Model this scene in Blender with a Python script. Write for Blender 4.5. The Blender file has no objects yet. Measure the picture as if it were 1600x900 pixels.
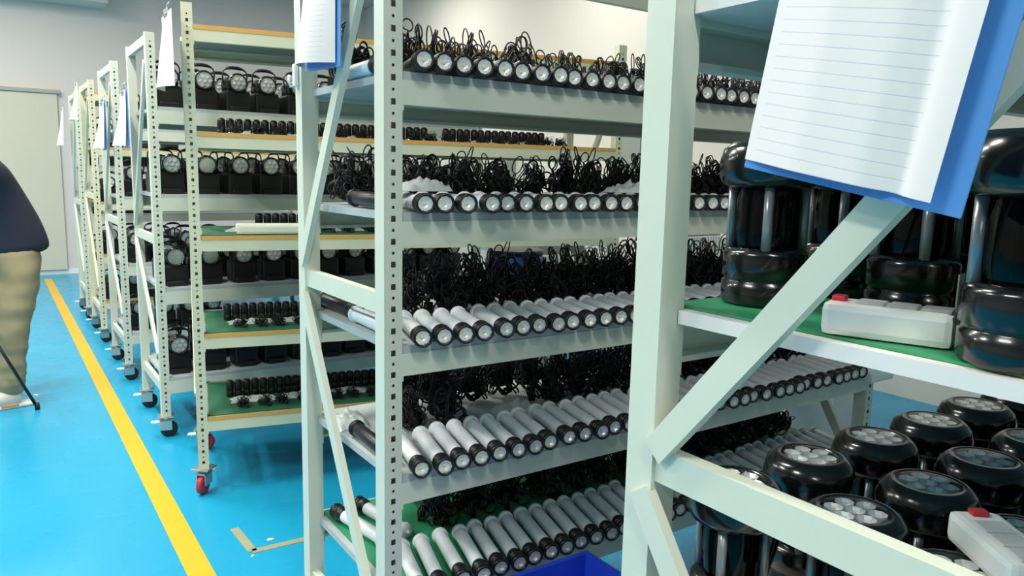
import bpy, bmesh, math, random
from mathutils import Vector, Matrix, Euler, noise

R = math.radians
rnd = random.Random(7)
scene = bpy.context.scene
COL = scene.collection

# ------------------------------------------------------------------ camera
CAM_F, CAM_P, CAM_R, CAM_Y, CAM_H = 1186.0, .14748, -.02298, .60187, 1.45
def cam_axes():
    p, r, y = CAM_P, CAM_R, CAM_Y
    fwd = Vector((math.sin(y)*math.cos(p), math.cos(y)*math.cos(p), -math.sin(p)))
    right = Vector((math.cos(y), -math.sin(y), 0)); down = fwd.cross(right)
    return (math.cos(r)*right + math.sin(r)*down), (-math.sin(r)*right + math.cos(r)*down), fwd
cd = bpy.data.cameras.new('camera'); cam = bpy.data.objects.new('camera', cd); COL.objects.link(cam)
ax_r, ax_d, ax_f = cam_axes()
m = Matrix((ax_r, -ax_d, -ax_f)).transposed().to_4x4(); m.translation = (0, 0, CAM_H)
cam.matrix_world = m
cd.sensor_width = 36; cd.lens = CAM_F/1600*36; cd.clip_start = .02; cd.clip_end = 60
scene.camera = cam

# ------------------------------------------------------------------ world, exposure
w = bpy.data.worlds.new('world'); scene.world = w; w.use_nodes = True
w.node_tree.nodes['Background'].inputs[0].default_value = (.75, .83, .86, 1)
w.node_tree.nodes['Background'].inputs[1].default_value = .3
vs = scene.view_settings
vs.view_transform = 'Standard'; vs.look = 'None'; vs.gamma = 1; vs.exposure = 0.2
vs.use_curve_mapping = False
LIGHT_W = 46.0
LIGHT_COL = (1.0, .945, .85)

# ------------------------------------------------------------------ materials
MATS = {}
def srgb(c):
    return tuple(((v/255)/12.92 if v/255 <= .04045 else ((v/255+.055)/1.055)**2.4) for v in c) + (1,)
def mat(name, col, rough=.5, metal=0, var=0, scale=30, bump=0, spec=.5, emit=0, coat=0):
    if name in MATS: return MATS[name]
    M = bpy.data.materials.new(name); M.use_nodes = True
    nt = M.node_tree; b = nt.nodes['Principled BSDF']
    c = srgb(col)
    b.inputs['Base Color'].default_value = c
    b.inputs['Roughness'].default_value = rough; b.inputs['Metallic'].default_value = metal
    b.inputs['Specular IOR Level'].default_value = spec
    if coat: b.inputs['Coat Weight'].default_value = coat; b.inputs['Coat Roughness'].default_value = .08
    if emit: b.inputs['Emission Color'].default_value = c; b.inputs['Emission Strength'].default_value = emit
    if var or bump:
        tc = nt.nodes.new('ShaderNodeTexCoord'); n = nt.nodes.new('ShaderNodeTexNoise')
        n.inputs['Scale'].default_value = scale; n.inputs['Detail'].default_value = 4
        nt.links.new(tc.outputs['Object'], n.inputs['Vector'])
        if var:
            mx = nt.nodes.new('ShaderNodeMix'); mx.data_type = 'RGBA'
            mx.inputs['A'].default_value = tuple(v*(1-var) for v in c[:3]) + (1,)
            mx.inputs['B'].default_value = tuple(min(1, v*(1+var)) for v in c[:3]) + (1,)
            nt.links.new(n.outputs['Fac'], mx.inputs['Factor']); nt.links.new(mx.outputs['Result'], b.inputs['Base Color'])
        if bump:
            bp = nt.nodes.new('ShaderNodeBump'); bp.inputs['Strength'].default_value = bump; bp.inputs['Distance'].default_value = .002
            nt.links.new(n.outputs['Fac'], bp.inputs['Height']); nt.links.new(bp.outputs['Normal'], b.inputs['Normal'])
    MATS[name] = M
    return M
def glass_mat(name, tint, gloss=.12, rough=.03):
    if name in MATS: return MATS[name]
    M = bpy.data.materials.new(name); M.use_nodes = True; nt = M.node_tree
    for n in list(nt.nodes): nt.nodes.remove(n)
    out = nt.nodes.new('ShaderNodeOutputMaterial'); mx = nt.nodes.new('ShaderNodeMixShader')
    t = nt.nodes.new('ShaderNodeBsdfTransparent'); g = nt.nodes.new('ShaderNodeBsdfGlossy'); lw = nt.nodes.new('ShaderNodeLayerWeight')
    t.inputs[0].default_value = srgb(tint); g.inputs['Roughness'].default_value = rough
    lw.inputs['Blend'].default_value = gloss
    nt.links.new(lw.outputs['Fresnel'], mx.inputs[0]); nt.links.new(t.outputs[0], mx.inputs[1]); nt.links.new(g.outputs[0], mx.inputs[2])
    nt.links.new(mx.outputs[0], out.inputs[0]); MATS[name] = M
    return M

GREEN = mat('pale_green_paint', (208, 214, 198), .38, var=.04, scale=8)
CREAM = mat('cream_paint', (214, 214, 184), .4, var=.05, scale=8)
STEEL = mat('grey_tray_steel', (178, 186, 186), .42, var=.05, scale=12)
WOOD = mat('yellow_edge_band', (216, 164, 84), .45, var=.08, scale=40)
BOARD = mat('grey_board', (128, 136, 126), .5, var=.06, scale=15)
MATGREEN = mat('green_mat', (44, 142, 98), .45, var=.06, scale=40)
BLACK = mat('black_plastic', (17, 18, 19), .38, var=.1, scale=60)
BLACKG = mat('black_gloss_plastic', (13, 14, 15), .2, coat=.3)
CABLE = mat('black_cable_rubber', (16, 17, 17), .42)
WHITE = mat('white_sleeve_plastic', (222, 228, 232), .4, var=.03, scale=60)
GREYSL = mat('grey_sleeve_plastic', (186, 196, 204), .38, var=.04, scale=60)
SILVER = mat('silver_reflector', (250, 251, 251), .3, metal=.3)
LED = mat('led_chip', (236, 232, 200), .3)
LEDY = mat('led_chip_yellow', (222, 214, 160), .35)
LENS = glass_mat('clear_lens', (252, 253, 253), .18)
SMOKE = glass_mat('smoked_globe', (70, 78, 80), .25, .05)
PAPER = mat('white_paper', (232, 230, 228), .6)
BLUEB = mat('blue_board_plastic', (88, 150, 218), .35)
BLUEBIN = mat('blue_bin_plastic', (38, 76, 214), .35, var=.05, scale=20)
CHROME = mat('zinc_steel', (190, 194, 192), .3, metal=.8)
RUBBER = mat('black_rubber', (24, 25, 27), .6)
REDW = mat('red_wheel', (186, 44, 62), .45)
PILLAR = mat('grey_pillar_metal', (150, 154, 156), .3, metal=.4)
PLWHITE = mat('white_hard_plastic', (236, 238, 234), .35)
BAG = mat('milky_plastic_bag', (206, 212, 214), .25, var=.05, scale=20)

# ------------------------------------------------------------------ mesh builder
class MB:
    def __init__(s): s.v = []; s.f = []; s.sm = []; s.mi = []
    def add(s, verts, faces, smooth=False, mi=0):
        o = len(s.v); s.v += [tuple(v) for v in verts]
        for f in faces: s.f.append(tuple(i+o for i in f)); s.sm.append(smooth); s.mi.append(mi)
        return s
    def box(s, x0, x1, y0, y1, z0, z1, bev=0, M=None, mi=0):
        if bev <= 0:
            V = [(x, y, z) for z in (z0, z1) for y in (y0, y1) for x in (x0, x1)]
            F = [(0,2,3,1), (4,5,7,6), (0,1,5,4), (2,6,7,3), (0,4,6,2), (1,3,7,5)]
        else:
            b = min(bev, (x1-x0)*.45, (y1-y0)*.45, (z1-z0)*.45)
            bm = bmesh.new(); bmesh.ops.create_cube(bm, size=1)
            for vv in bm.verts: vv.co = Vector(((x0+x1)/2 + vv.co.x*(x1-x0), (y0+y1)/2 + vv.co.y*(y1-y0), (z0+z1)/2 + vv.co.z*(z1-z0)))
            bmesh.ops.bevel(bm, geom=list(bm.edges), offset=b, segments=2, profile=.6, affect='EDGES')
            bm.verts.index_update(); V = [tuple(vv.co) for vv in bm.verts]; F = [tuple(vv.index for vv in f.verts) for f in bm.faces]; bm.free()
        if M is not None: V = [tuple(M @ Vector(v)) for v in V]
        return s.add(V, F, False, mi)
    def lathe(s, prof, n=20, M=None, smooth=True, cap0=True, cap1=True, mi=0, ph=0):
        V = []; F = []
        for (r, z) in prof:
            for k in range(n):
                a = 2*math.pi*k/n + ph; V.append((r*math.cos(a), r*math.sin(a), z))
        for i in range(len(prof)-1):
            for k in range(n):
                a = i*n+k; b = i*n+(k+1) % n; F.append((a, b, b+n, a+n))
        if cap0 and prof[0][0] > 1e-6: F.append(tuple(reversed(range(n))))
        if cap1 and prof[-1][0] > 1e-6: F.append(tuple(range((len(prof)-1)*n, len(prof)*n)))
        if M is not None: V = [tuple(M @ Vector(v)) for v in V]
        return s.add(V, F, smooth, mi)
    def tube(s, pts, r, n=6, closed=False, mi=0, smooth=True):
        P = [Vector(p) for p in pts]; N = len(P); V = []; F = []
        rr = r if isinstance(r, (list, tuple)) else [r]*N
        up = None
        for i in range(N):
            if closed: t = P[(i+1) % N]-P[i-1]
            else: t = P[min(i+1, N-1)]-P[max(i-1, 0)]
            if t.length < 1e-9: t = Vector((0, 0, 1))
            t.normalize()
            if up is None: up = t.orthogonal().normalized()
            else:
                up = up - t*up.dot(t)
                up = up.normalized() if up.length > 1e-6 else t.orthogonal().normalized()
            q = t.cross(up)
            for k in range(n):
                a = 2*math.pi*k/n; V.append(P[i]+(up*math.cos(a)+q*math.sin(a))*rr[i])
        for i in range(N if closed else N-1):
            j = (i+1) % N
            for k in range(n): F.append((i*n+k, i*n+(k+1) % n, j*n+(k+1) % n, j*n+k))
        if not closed: F.append(tuple(reversed(range(n)))); F.append(tuple(range((N-1)*n, N*n)))
        return s.add(V, F, smooth, mi)
    def prism(s, poly, a0, a1, axis='x', M=None, mi=0):
        n = len(poly); V = []
        for a in (a0, a1):
            for (p, q) in poly: V.append({'x': (a, p, q), 'y': (p, a, q), 'z': (p, q, a)}[axis])
        F = [tuple(range(n)), tuple(reversed(range(n, 2*n)))] + [(k, n+k, n+(k+1) % n, (k+1) % n) for k in range(n)]
        if M is not None: V = [tuple(M @ Vector(v)) for v in V]
        return s.add(V, F, False, mi)
    def mesh(s, name, *mats):
        me = bpy.data.meshes.new(name); me.from_pydata(s.v, [], s.f)
        for mm in mats: me.materials.append(mm)
        me.polygons.foreach_set('use_smooth', s.sm); me.polygons.foreach_set('material_index', s.mi)
        bm = bmesh.new(); bm.from_mesh(me); bmesh.ops.recalc_face_normals(bm, faces=bm.faces); bm.to_mesh(me); bm.free()
        me.update(); return me
ROTX90 = Matrix.Rotation(R(-90), 4, 'X')      # local z -> +y

def ob(name, me, parent=None, loc=(0, 0, 0), rot=(0, 0, 0), scl=None):
    o = bpy.data.objects.new(name, me); COL.objects.link(o)
    o.location = loc; o.rotation_euler = rot
    if scl: o.scale = scl
    if parent: o.parent = parent
    return o
def tag(o, label, cat, group=None):
    o['label'] = label; o['category'] = cat
    if group: o['group'] = group
    return o
def thing(name, label, cat, loc=(0, 0, 0), rot=(0, 0, 0), group=None, scl=None):
    o = ob(name, None, None, loc, rot, scl); o.empty_display_size = .05
    return tag(o, label, cat, group)
def struct(o): o['kind'] = 'structure'; return o
def parts(root, spec):
    """spec: list of (name, mesh, loc, rot, [children])"""
    for sp in spec:
        p = ob(sp[0], sp[1], root, sp[2] if len(sp) > 2 else (0, 0, 0), sp[3] if len(sp) > 3 else (0, 0, 0))
        if len(sp) > 4 and sp[4]: parts(p, sp[4])

# ------------------------------------------------------------------ ceiling lights (the lamps of the hall)
XL, XR, YN, YF, ZC = -5.6, 5.1, -6.0, 11.77, 4.0
hous = MB().box(-.09, .09, -.62, .62, 0, .06, .008).mesh('light_housing', mat('lamp_white', (235, 238, 236), .4))
tubem = MB().lathe([(.013, -.58), (.013, .58)], 10, Matrix.Rotation(R(90), 4, 'X')).mesh('light_tube', mat('tube_glow', (240, 255, 250), .3, emit=6))
def ceiling_light(x, y, k):
    t = thing('ceiling_light', 'white twin tube light fixed to the ceiling', 'ceiling light', (x, y, ZC-.061), group='ceiling tube lights')
    parts(t, [('housing', hous)])
    for s in (-.045, .045): parts(t, [('tube', tubem, (s, 0, -.016))])
    L = bpy.data.lights.new('tube_light', 'AREA'); L.shape = 'RECTANGLE'; L.size = .18; L.size_y = 1.2
    L.energy = LIGHT_W*k; L.color = LIGHT_COL
    ob('tube_light', L, t, (0, 0, -.035))
for x, k, ys in ((-2.3, 1.0, (-3.4,)), (-2.3, 2.1, (1.0, 4.2)), (-2.3, 1.3, (7.4, 10.0)), (-.05, .9, (-3.6,)), (-.05, 1.35, (-1.3,)), (-.05, 1.6, (2.9, 4.8)), (-.05, 1.25, (6.9, 9.2)), (4.0, .75, (5.6, 8.6))):
    for y in ys: ceiling_light(x, y, k)

# ------------------------------------------------------------------ room
def floor_mat():
    M = bpy.data.materials.new('blue_epoxy'); M.use_nodes = True; nt = M.node_tree; b = nt.nodes['Principled BSDF']
    tc = nt.nodes.new('ShaderNodeTexCoord'); n = nt.nodes.new('ShaderNodeTexNoise'); n.inputs['Scale'].default_value = 1.3; n.inputs['Detail'].default_value = 5
    mx = nt.nodes.new('ShaderNodeMix'); mx.data_type = 'RGBA'
    mx.inputs['A'].default_value = srgb((20, 146, 190)); mx.inputs['B'].default_value = srgb((32, 162, 203))
    nt.links.new(tc.outputs['Object'], n.inputs['Vector']); nt.links.new(n.outputs['Fac'], mx.inputs['Factor']); nt.links.new(mx.outputs['Result'], b.inputs['Base Color'])
    n2 = nt.nodes.new('ShaderNodeTexNoise'); n2.inputs['Scale'].default_value = 3; mr = nt.nodes.new('ShaderNodeMapRange')
    mr.inputs['To Min'].default_value = .2; mr.inputs['To Max'].default_value = .34
    nt.links.new(tc.outputs['Object'], n2.inputs['Vector']); nt.links.new(n2.outputs['Fac'], mr.inputs['Value']); nt.links.new(mr.outputs['Result'], b.inputs['Roughness'])
    b.inputs['Specular IOR Level'].default_value = .4
    return M
WALL = mat('white_wall_paint', (172, 166, 158), .8, var=.02, scale=2)
def slab(name, x0, x1, y0, y1, z0, z1, M): return struct(ob(name, MB().box(x0, x1, y0, y1, z0, z1).mesh(name, M)))
slab('floor', XL-.2, XR+.2, YN-.2, YF+.2, -.1, 0, floor_mat())
slab('ceiling', XL-.2, XR+.2, YN-.2, YF+.2, ZC, ZC+.1, mat('ceiling_paint', (196, 192, 182), .85))
slab('wall_left', XL-.2, XL, YN, YF, 0, ZC, WALL)
slab('wall_right', XR, XR+.2, YN, YF, 0, ZC, mat('right_wall_paint', (222, 218, 210), .8, var=.02, scale=2))
slab('wall_near', XL, XR, YN-.2, YN, 0, ZC, WALL)
slab('wall_far', XL, XR, YF, YF+.2, 0, ZC, mat('far_wall_paint', (220, 212, 208), .8, var=.02, scale=2))
slab('baseboard_far', XL, XR, YF-.015, YF, 0, .06, mat('skirting_white', (236, 238, 236), .5))
# wide sliding door set on the far wall
DOORM = mat('door_beige_paint', (204, 200, 182), .6, var=.03, scale=2)
d = struct(ob('door_1', MB().box(-2.4, .80, YF-.055, YF-.016, .062, 2.36, .004).mesh('door_leaf', DOORM)))
struct(d)
ob('door_track', MB().box(-2.6, .84, YF-.08, YF-.002, 2.362, 2.41, .004).mesh('door_track', mat('track_grey', (160, 166, 158), .5)), d)
ob('door_seam', MB().box(-.82, -.80, YF-.06, YF-.0552, .062, 2.36).mesh('door_seam', mat('seam_dark', (120, 124, 116), .6)), d)
struct(ob('trim_2', MB().box(XL, 1.4, YF-.5, YF-.001, 3.5, ZC-.001, .004).mesh('ceiling_beam', mat('beam_paint', (196, 204, 192), .8))))
# aisle line and worn tape on the floor
LINE = mat('yellow_floor_paint', (216, 172, 22), .4, var=.07, scale=9)
struct(ob('trim_1', MB().box(.498, .585, YN, 11.3, .0005, .0022).mesh('aisle_line', LINE)))
TAPE = mat('worn_tape', (150, 150, 120), .6, var=.25, scale=14)
def ribbon(pts, wid, z=.0012):
    B = MB()
    for a, b in zip(pts[:-1], pts[1:]):
        a = Vector(a+(z,)); b = Vector(b+(z,)); n = Vector((-(b-a).y, (b-a).x, 0)).normalized()*wid/2
        B.add([a+n, b+n, b-n, a-n], [(0, 1, 2, 3)])
        B.add([a+n-Vector((0,0,z*.8)), b+n-Vector((0,0,z*.8)), b-n-Vector((0,0,z*.8)), a-n-Vector((0,0,z*.8))], [(3, 2, 1, 0)])
    return B
tag(ob('floor_tape', ribbon([(.735, 3.03), (.745, 2.80), (.97, 2.79)], .035).mesh('floor_tape', TAPE)), 'worn tan tape stuck in an L shape on the blue floor', 'tape')
tag(ob('floor_tape', ribbon([(.972, 2.79), (1.2, 2.785)], .034).mesh('floor_tape', LINE)), 'short yellow tape strip on the blue floor behind the flashlight rack', 'tape')
scrap = MB().lathe([(.012, .0004), (.011, .002)], 9).mesh('paper_scrap', PAPER)
for i, (x, y, s) in enumerate(((.83, 2.86, 1.0), (.735, 2.765, .6), (.16, 5.55, 1.2))):
    tag(ob('paper_scrap', scrap, None, (x, y, 0), (0, 0, i), (s*1.3, s*.8, 1)), 'tiny white scrap of paper on the blue floor', 'scrap', 'paper scraps on the floor')

# ------------------------------------------------------------------ rack pieces
PW, PD, PH, PZ = .044, .048, 2.0, .12
def post_mesh(M):
    B = MB(); w_, d_, h = PW, PD, PH; c = w_/2
    xs = [0, c-.0055, c-.003, c+.003, c+.0055, w_]
    zs = [0.0]; kind = ['s']
    z = .03
    while z < h-.02:
        zs += [z-.0065, z+.0065]; kind += ['s', 'slot']      # interval kinds: solid then slot
        if z+.025 < h-.02: zs += [z+.025-.003, z+.025+.003]; kind += ['s', 'dot']
        z += .05
    zs.append(h); kind.append('s')
    ks = kind[1:]
    V = [(x, 0, zz) for zz in zs for x in xs]; F = []
    for i, k in enumerate(ks):
        for j in range(5):
            if k == 'slot' and j in (1, 2, 3): continue
            if k == 'dot' and j == 2: continue
            a = i*6+j; F.append((a, a+1, a+7, a+6))
    B.add(V, F)
    # other three sides of the tube and its ends
    B.add([(0, 0, 0), (0, d_, 0), (0, d_, h), (0, 0, h)], [(0, 3, 2, 1)])
    B.add([(w_, 0, 0), (w_, d_, 0), (w_, d_, h), (w_, 0, h)], [(0, 1, 2, 3)])
    B.add([(0, d_, 0), (w_, d_, 0), (w_, d_, h), (0, d_, h)], [(0, 3, 2, 1)])
    B.add([(0, 0, h), (w_, 0, h), (w_, d_, h), (0, d_, h)], [(0, 1, 2, 3)])
    B.add([(0, 0, 0), (w_, 0, 0), (w_, d_, 0), (0, d_, 0)], [(3, 2, 1, 0)])
    me = bpy.data.meshes.new('post'); me.from_pydata(B.v, [], B.f); me.materials.append(M); me.update()
    return me
POST = {'g': post_mesh(GREEN), 'c': post_mesh(CREAM)}
PAINT = {'g': GREEN, 'c': CREAM}
cast_fork = MB().box(-.04, .04, -.04, .04, .112, .12, .002).lathe([(.022, .098), (.022, .112)], 14)
cast_fork.box(-.022, -.017, -.03, .03, .04, .1, .004).box(.017, .022, -.03, .03, .04, .1, .004).box(-.022, .022, -.032, .034, .09, .1, .003)
cast_fork = cast_fork.mesh('caster_fork', CHROME)
WHEELM = {k: MB().lathe([(.012, -.014), (.036, -.014), (.044, -.009), (.044, .009), (.036, .014), (.012, .014)], 24, Matrix.Translation((0, .012, .044)) @ Matrix.Rotation(R(90), 4, 'Y')).mesh('wheel', mm) for k, mm in (('k', RUBBER), ('r', REDW))}
pedal = MB().box(-.03, .03, -.002, .004, 0, .004, .001, Matrix.Translation((0, -.05, .085)) @ Matrix.Rotation(R(60), 4, 'X')).box(-.018, .018, -.075, -.03, .083, .089, .003).mesh('brake_pedal', mat('pedal_white', (224, 226, 222), .45))
def bar(p, q, wx, hz):
    """flat box bar in the end plane from (y,z) p to q, wx thick in x and hz tall"""
    p = Vector((0, p[0], p[1])); q = Vector((0, q[0], q[1])); t = (q-p).normalized(); n = Vector((0, -t.z, t.y))*hz/2
    B = MB(); V = []
    for x in (0, wx):
        for base, s in ((p, 1), (q, 1), (q, -1), (p, -1)): V.append(Vector((x, 0, 0))+base+n*s)
    B.add(V, [(0, 1, 2, 3), (7, 6, 5, 4), (0, 4, 5, 1), (1, 5, 6, 2), (2, 6, 7, 3), (3, 7, 4, 0)])
    return B
def rack(label, x, y, th, L, D, levels, style, panel, node=1.15, top=True, wheels='kkkk', bh=.052, diag=None, dstart=None, top_strut=True, only=None, castrot=None):
    pm = PAINT[style]
    t = thing('storage_rack', label, 'rack', (x, y, 0), (0, 0, -th), None)
    for (px, py, rz) in ((0, 0, 0), (L-PW, 0, 0), (PW, D, math.pi), (L, D, math.pi)):
        ob('post', POST[style], t, (px, py, PZ), (0, 0, rz))
    for k, (px, py) in enumerate(((PW/2, PD/2), (L-PW/2, PD/2), (PW/2, D-PD/2), (L-PW/2, D-PD/2))):
        rz = -math.pi/2 + (rnd.uniform(-.25, .25) if k in (0, 2) else rnd.uniform(-2, 2))
        if castrot and k == 0: rz = castrot
        c = ob('caster', cast_fork, t, (px, py, 0), (0, 0, rz)); ob('wheel', WHEELM[wheels[k]], c); ob('brake_pedal', pedal, c)
    # beams and shelf panels
    b = bh
    prof = [(0, 0), (.03, 0), (.03, .008), (.005, .008), (.005, b-.01), (.034, b-.01), (.034, b), (0, b)]
    B = MB().prism(prof, PW, L-PW, 'x')
    for xx in (PW, L-PW-.004): B.box(xx, xx+.004, .001, .046, -.012, b+.0)
    bme = B.mesh('beam', pm)
    pt = .018
    n = .002; ins = .032
    poly = [(PW+n, n), (L-PW-n, n), (L-PW-n, PD+n), (L-ins, PD+n), (L-ins, D-PD-n), (L-PW-n, D-PD-n), (L-PW-n, D-n), (PW+n, D-n), (PW+n, D-PD-n), (ins, D-PD-n), (ins, PD+n), (PW+n, PD+n)]
    B = MB().prism(poly, 0, pt, 'z')
    if panel == 'tray':
        pme = B.mesh('tray', STEEL); pname = 'tray'
    elif panel == 'white':
        pme = B.mesh('tray', mat('white_tray_paint', (234, 230, 226), .4)); pname = 'tray'
    else:
        pme = B.mesh('shelf_board', BOARD); pname = 'shelf_board'
        eb = MB().box(PW+n, L-PW-n, -.0015, .0018, -.0005, pt+.0005).mesh('edge_band', WOOD)
        eb2 = MB().box(.0305, .0338, PD+n, D-PD-n, -.0005, pt+.0005).mesh('edge_band', WOOD)
    for z in [q for q in levels if q < 2.05]:
        p = ob(pname, pme, t, (0, 0, z-pt))
        if panel == 'wood': ob('edge_band', eb, p); ob('edge_band', eb2, p); ob('edge_band', eb, p, (L, D, 0), (0, 0, math.pi))
        ob('beam', bme, t, (0, 0, z-pt-b-.0003)); ob('beam', bme, t, (L, D, z-pt-b-.0003), (0, 0, math.pi))
        # short end rails under the shelf ends
    er = MB().box(.004, .02, PD, D-PD, 0, b).mesh('end_rail', pm)
    if max(levels) > 2.05:      # top tie bars instead of a shelf
        tie = MB().box(PW, L-PW, .008, .03, 0, .036, .002).mesh('tie_bar', pm)
        ob('tie_bar', tie, t, (0, 0, 2.035)); ob('tie_bar', tie, t, (L, D, 2.035), (0, 0, math.pi))
    # end frames: struts and diagonal braces
    sh = .046
    hz = [(node, 'strut'), (.27, 'strut')] + ([(PZ+PH-.03, 'strut')] if top_strut else [])
    for side in (0, 1):
        X0 = .006 if side == 0 else L-.028
        for z, nm in hz:
            ob(nm, bar((PD, z), (D-PD, z), .022, sh).mesh('strut', pm), t, (X0, 0, 0))
        dg = diag or (PD, min(1.98, node+.92), PD, .45)
        ob('brace', bar(dstart or (D-PD*.6, node+.04), (dg[0], dg[1]), .016, .036).mesh('brace', pm), t, (X0-.012 if side == 0 else X0+.02, 0, 0))
        ob('brace', bar((D-PD*.6, node-.04), (dg[2], dg[3]), .016, .036).mesh('brace', pm), t, (X0-.012 if side == 0 else X0+.02, 0, 0))
    return t

# A: flashlight rack, B: cream rack with wooden shelves, C..G: racks down the aisle, F: near rack
AX, AY, AL, AD = .70, 1.514, 2.0, .56
AZ = [2.1, 1.665, 1.362, 1.064, .757, .452]
rackA = rack('pale green rack with grey metal trays carrying rows of small flashlights', AX, AY, 0, AL, AD, AZ, 'g', 'tray', node=1.158, diag=(PD, 1.98, PD, .36))
BX, BY, BTH, BL, BD = .69, 3.44, R(12), 2.1, .62
BZ = [2.035, 1.60, 1.162, .732, .357]
rackB = rack('cream rack with yellow-edged wooden shelves and one red caster wheel', BX, BY, BTH, BL, BD, BZ, 'c', 'wood', node=1.15, wheels='rrrr', bh=.048, top_strut=False, castrot=R(150))
CX, CY, CD = .69, 4.30, .65
CZ = [1.757, 1.31, .815, .328]
rackC = rack('pale green rack behind the cream rack, loaded with black lanterns', CX, CY, 0, 2.0, CD, CZ, 'g', 'tray', node=1.07, bh=.068)
rackD = rack('pale green rack second from the cream rack down the aisle', .69, 5.62, 0, 2.0, .70, [1.70, 1.25, .8, .33], 'g', 'tray', node=1.08, bh=.06)
rackE = rack('cream rack with wooden shelves standing deeper down the aisle', .69, 6.97, 0, 2.0, .70, [2.03, 1.6, 1.16, .73, .35], 'c', 'wood', node=1.2, bh=.05)
rackG = rack('pale green rack last in the row before the far wall', .69, 8.12, 0, 2.0, .65, [1.9, 1.45, 1.0, .55], 'g', 'tray', node=1.1, bh=.06)
FX, FD = .70, .60
FY = .731-FD
FZ = [1.67, 1.281, .82, .36]
rackF = rack('pale green rack with white-edged shelves and a lined paper hanging on its end', FX, FY, 0, 2.0, FD, FZ, 'g', 'white', node=1.075, diag=(.05, 1.69, PD, .30), dstart=(.548, 1.095), bh=.06)

# green mats lying on shelves
def mat_sheet(name, label, x, y, z, th, x0, x1, y0, y1):
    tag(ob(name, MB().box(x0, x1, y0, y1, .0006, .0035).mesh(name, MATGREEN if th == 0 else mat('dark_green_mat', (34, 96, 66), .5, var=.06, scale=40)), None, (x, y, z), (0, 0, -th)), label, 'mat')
mat_sheet('green_mat', 'green mat under the black lanterns on the white-edged shelf', FX, FY, FZ[1], 0, .05, 1.9, .015, FD-.015)
mat_sheet('green_mat', 'green mat on the lowest visible tray of the flashlight rack', AX, AY, AZ[5], 0, .05, 1.95, .015, AD-.015)
mat_sheet('green_mat', 'green mat on the fourth wooden shelf of the cream rack', BX, BY, BZ[3], BTH, .05, BL-.05, .012, BD-.05)
mat_sheet('green_mat', 'green mat on the bottom wooden shelf of the cream rack', BX, BY, BZ[4], BTH, .05, BL-.05, .012, BD-.05)
mat_sheet('green_mat', 'green mat on the middle wooden shelf of the cream rack', BX, BY, BZ[2], BTH, .05, BL-.05, .012, BD-.05)

# ------------------------------------------------------------------ flashlights
FLR = .0225
TY = Matrix.Translation((0, 0, FLR)) @ ROTX90
def fl_meshes():
    d = {}
    prof = [(.0165, .004), (.0170, 0), (.0208, 0), (.0225, .002), (.0225, .012), (.0205, .013), (.0205, .016), (.0225, .017), (.0225, .021), (.0205, .022), (.0205, .025), (.0225, .026), (.0225, .038), (.0190, .048), (.0175, .052)]
    d['head'] = MB().lathe(prof, 20, TY, True, False, True).mesh('flashlight_head', BLACK)
    B = MB().lathe([(.0166, .0035), (.014, .0065), (.009, .0105), (.0045, .0125)], 9, TY, False, False, True)
    d['reflector'] = B.mesh('reflector', SILVER)
    d['led'] = MB().lathe([(.0045, .0118), (.004, .0095), (.002, .0082), (.0001, .008)], 8, TY, True, False, False).mesh('led', LED)
    d['lens'] = MB().lathe([(.0168, .003), (.013, .0012), (.007, .0002), (.0002, 0)], 16, TY, True, False, False).mesh('lens', LENS)
    tp = [(.0170, .05), (.0182, .053), (.0182, .225), (.0172, .228)]
    d['tube_w'] = MB().lathe(tp, 18, TY).mesh('tube', WHITE)
    d['tube_g'] = MB().lathe(tp, 18, TY).mesh('tube', GREYSL)
    d['tube_k'] = MB().lathe(tp, 18, TY).mesh('tube', BLACK)
    for kk, mm in (('cap_k', BLACK), ('cap_w', WHITE)): d[kk] = MB().lathe([(.0165, .227), (.0205, .229), (.0222, .231), (.0222, .240), (.017, .247)], 18, TY).lathe([(.006, .247), (.005, .256)], 8, TY).mesh('tail_cap', mm)
    return d
FM = fl_meshes()
def flashlight(loc, rot, tube, label, group, full=True):
    t = thing('flashlight', label, 'flashlight', loc, rot, group)
    parts(t, [('head', FM['head'], (0, 0, 0), (0, 0, 0), [('lens', FM['lens']), ('reflector', FM['reflector']), ('led', FM['led'])]),
              ('tube', FM[tube]), ('tail_cap', FM['cap_k' if tube == 'tube_k' else 'cap_w'])])
    return t
ORD = {1: 'top loaded tray', 2: 'second loaded tray', 3: 'third loaded tray', 4: 'fourth loaded tray', 5: 'lowest visible tray'}
for lv in range(1, 6):
    z = AZ[lv] + (.0036 if lv == 5 else .0003)
    x = .775; i = 0
    while x < 2.56:
        y = 1.466 + rnd.uniform(-.008, .008) + (.012 if lv == 1 else 0)
        a = R(15 if lv != 4 else 13) + rnd.uniform(-.012, .012)
        tube = 'tube_k' if lv == 1 else 'tube_w'
        flashlight((x, y+(.25 if lv == 5 and x < .95 and False else 0), z), (0, 0, -a), tube,
                   ('flashlight next to the perforated front post on the %s' if i == 0 else ('black' if lv == 1 else 'white-tubed black')+' flashlight in the front row on the %s') % ORD[lv],
                   None if i == 0 else 'flashlights on the %s' % ORD[lv])
        x += .0508 + rnd.uniform(-.0008, .003) + (.012 if rnd.random() < .06 else 0); i += 1
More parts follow.
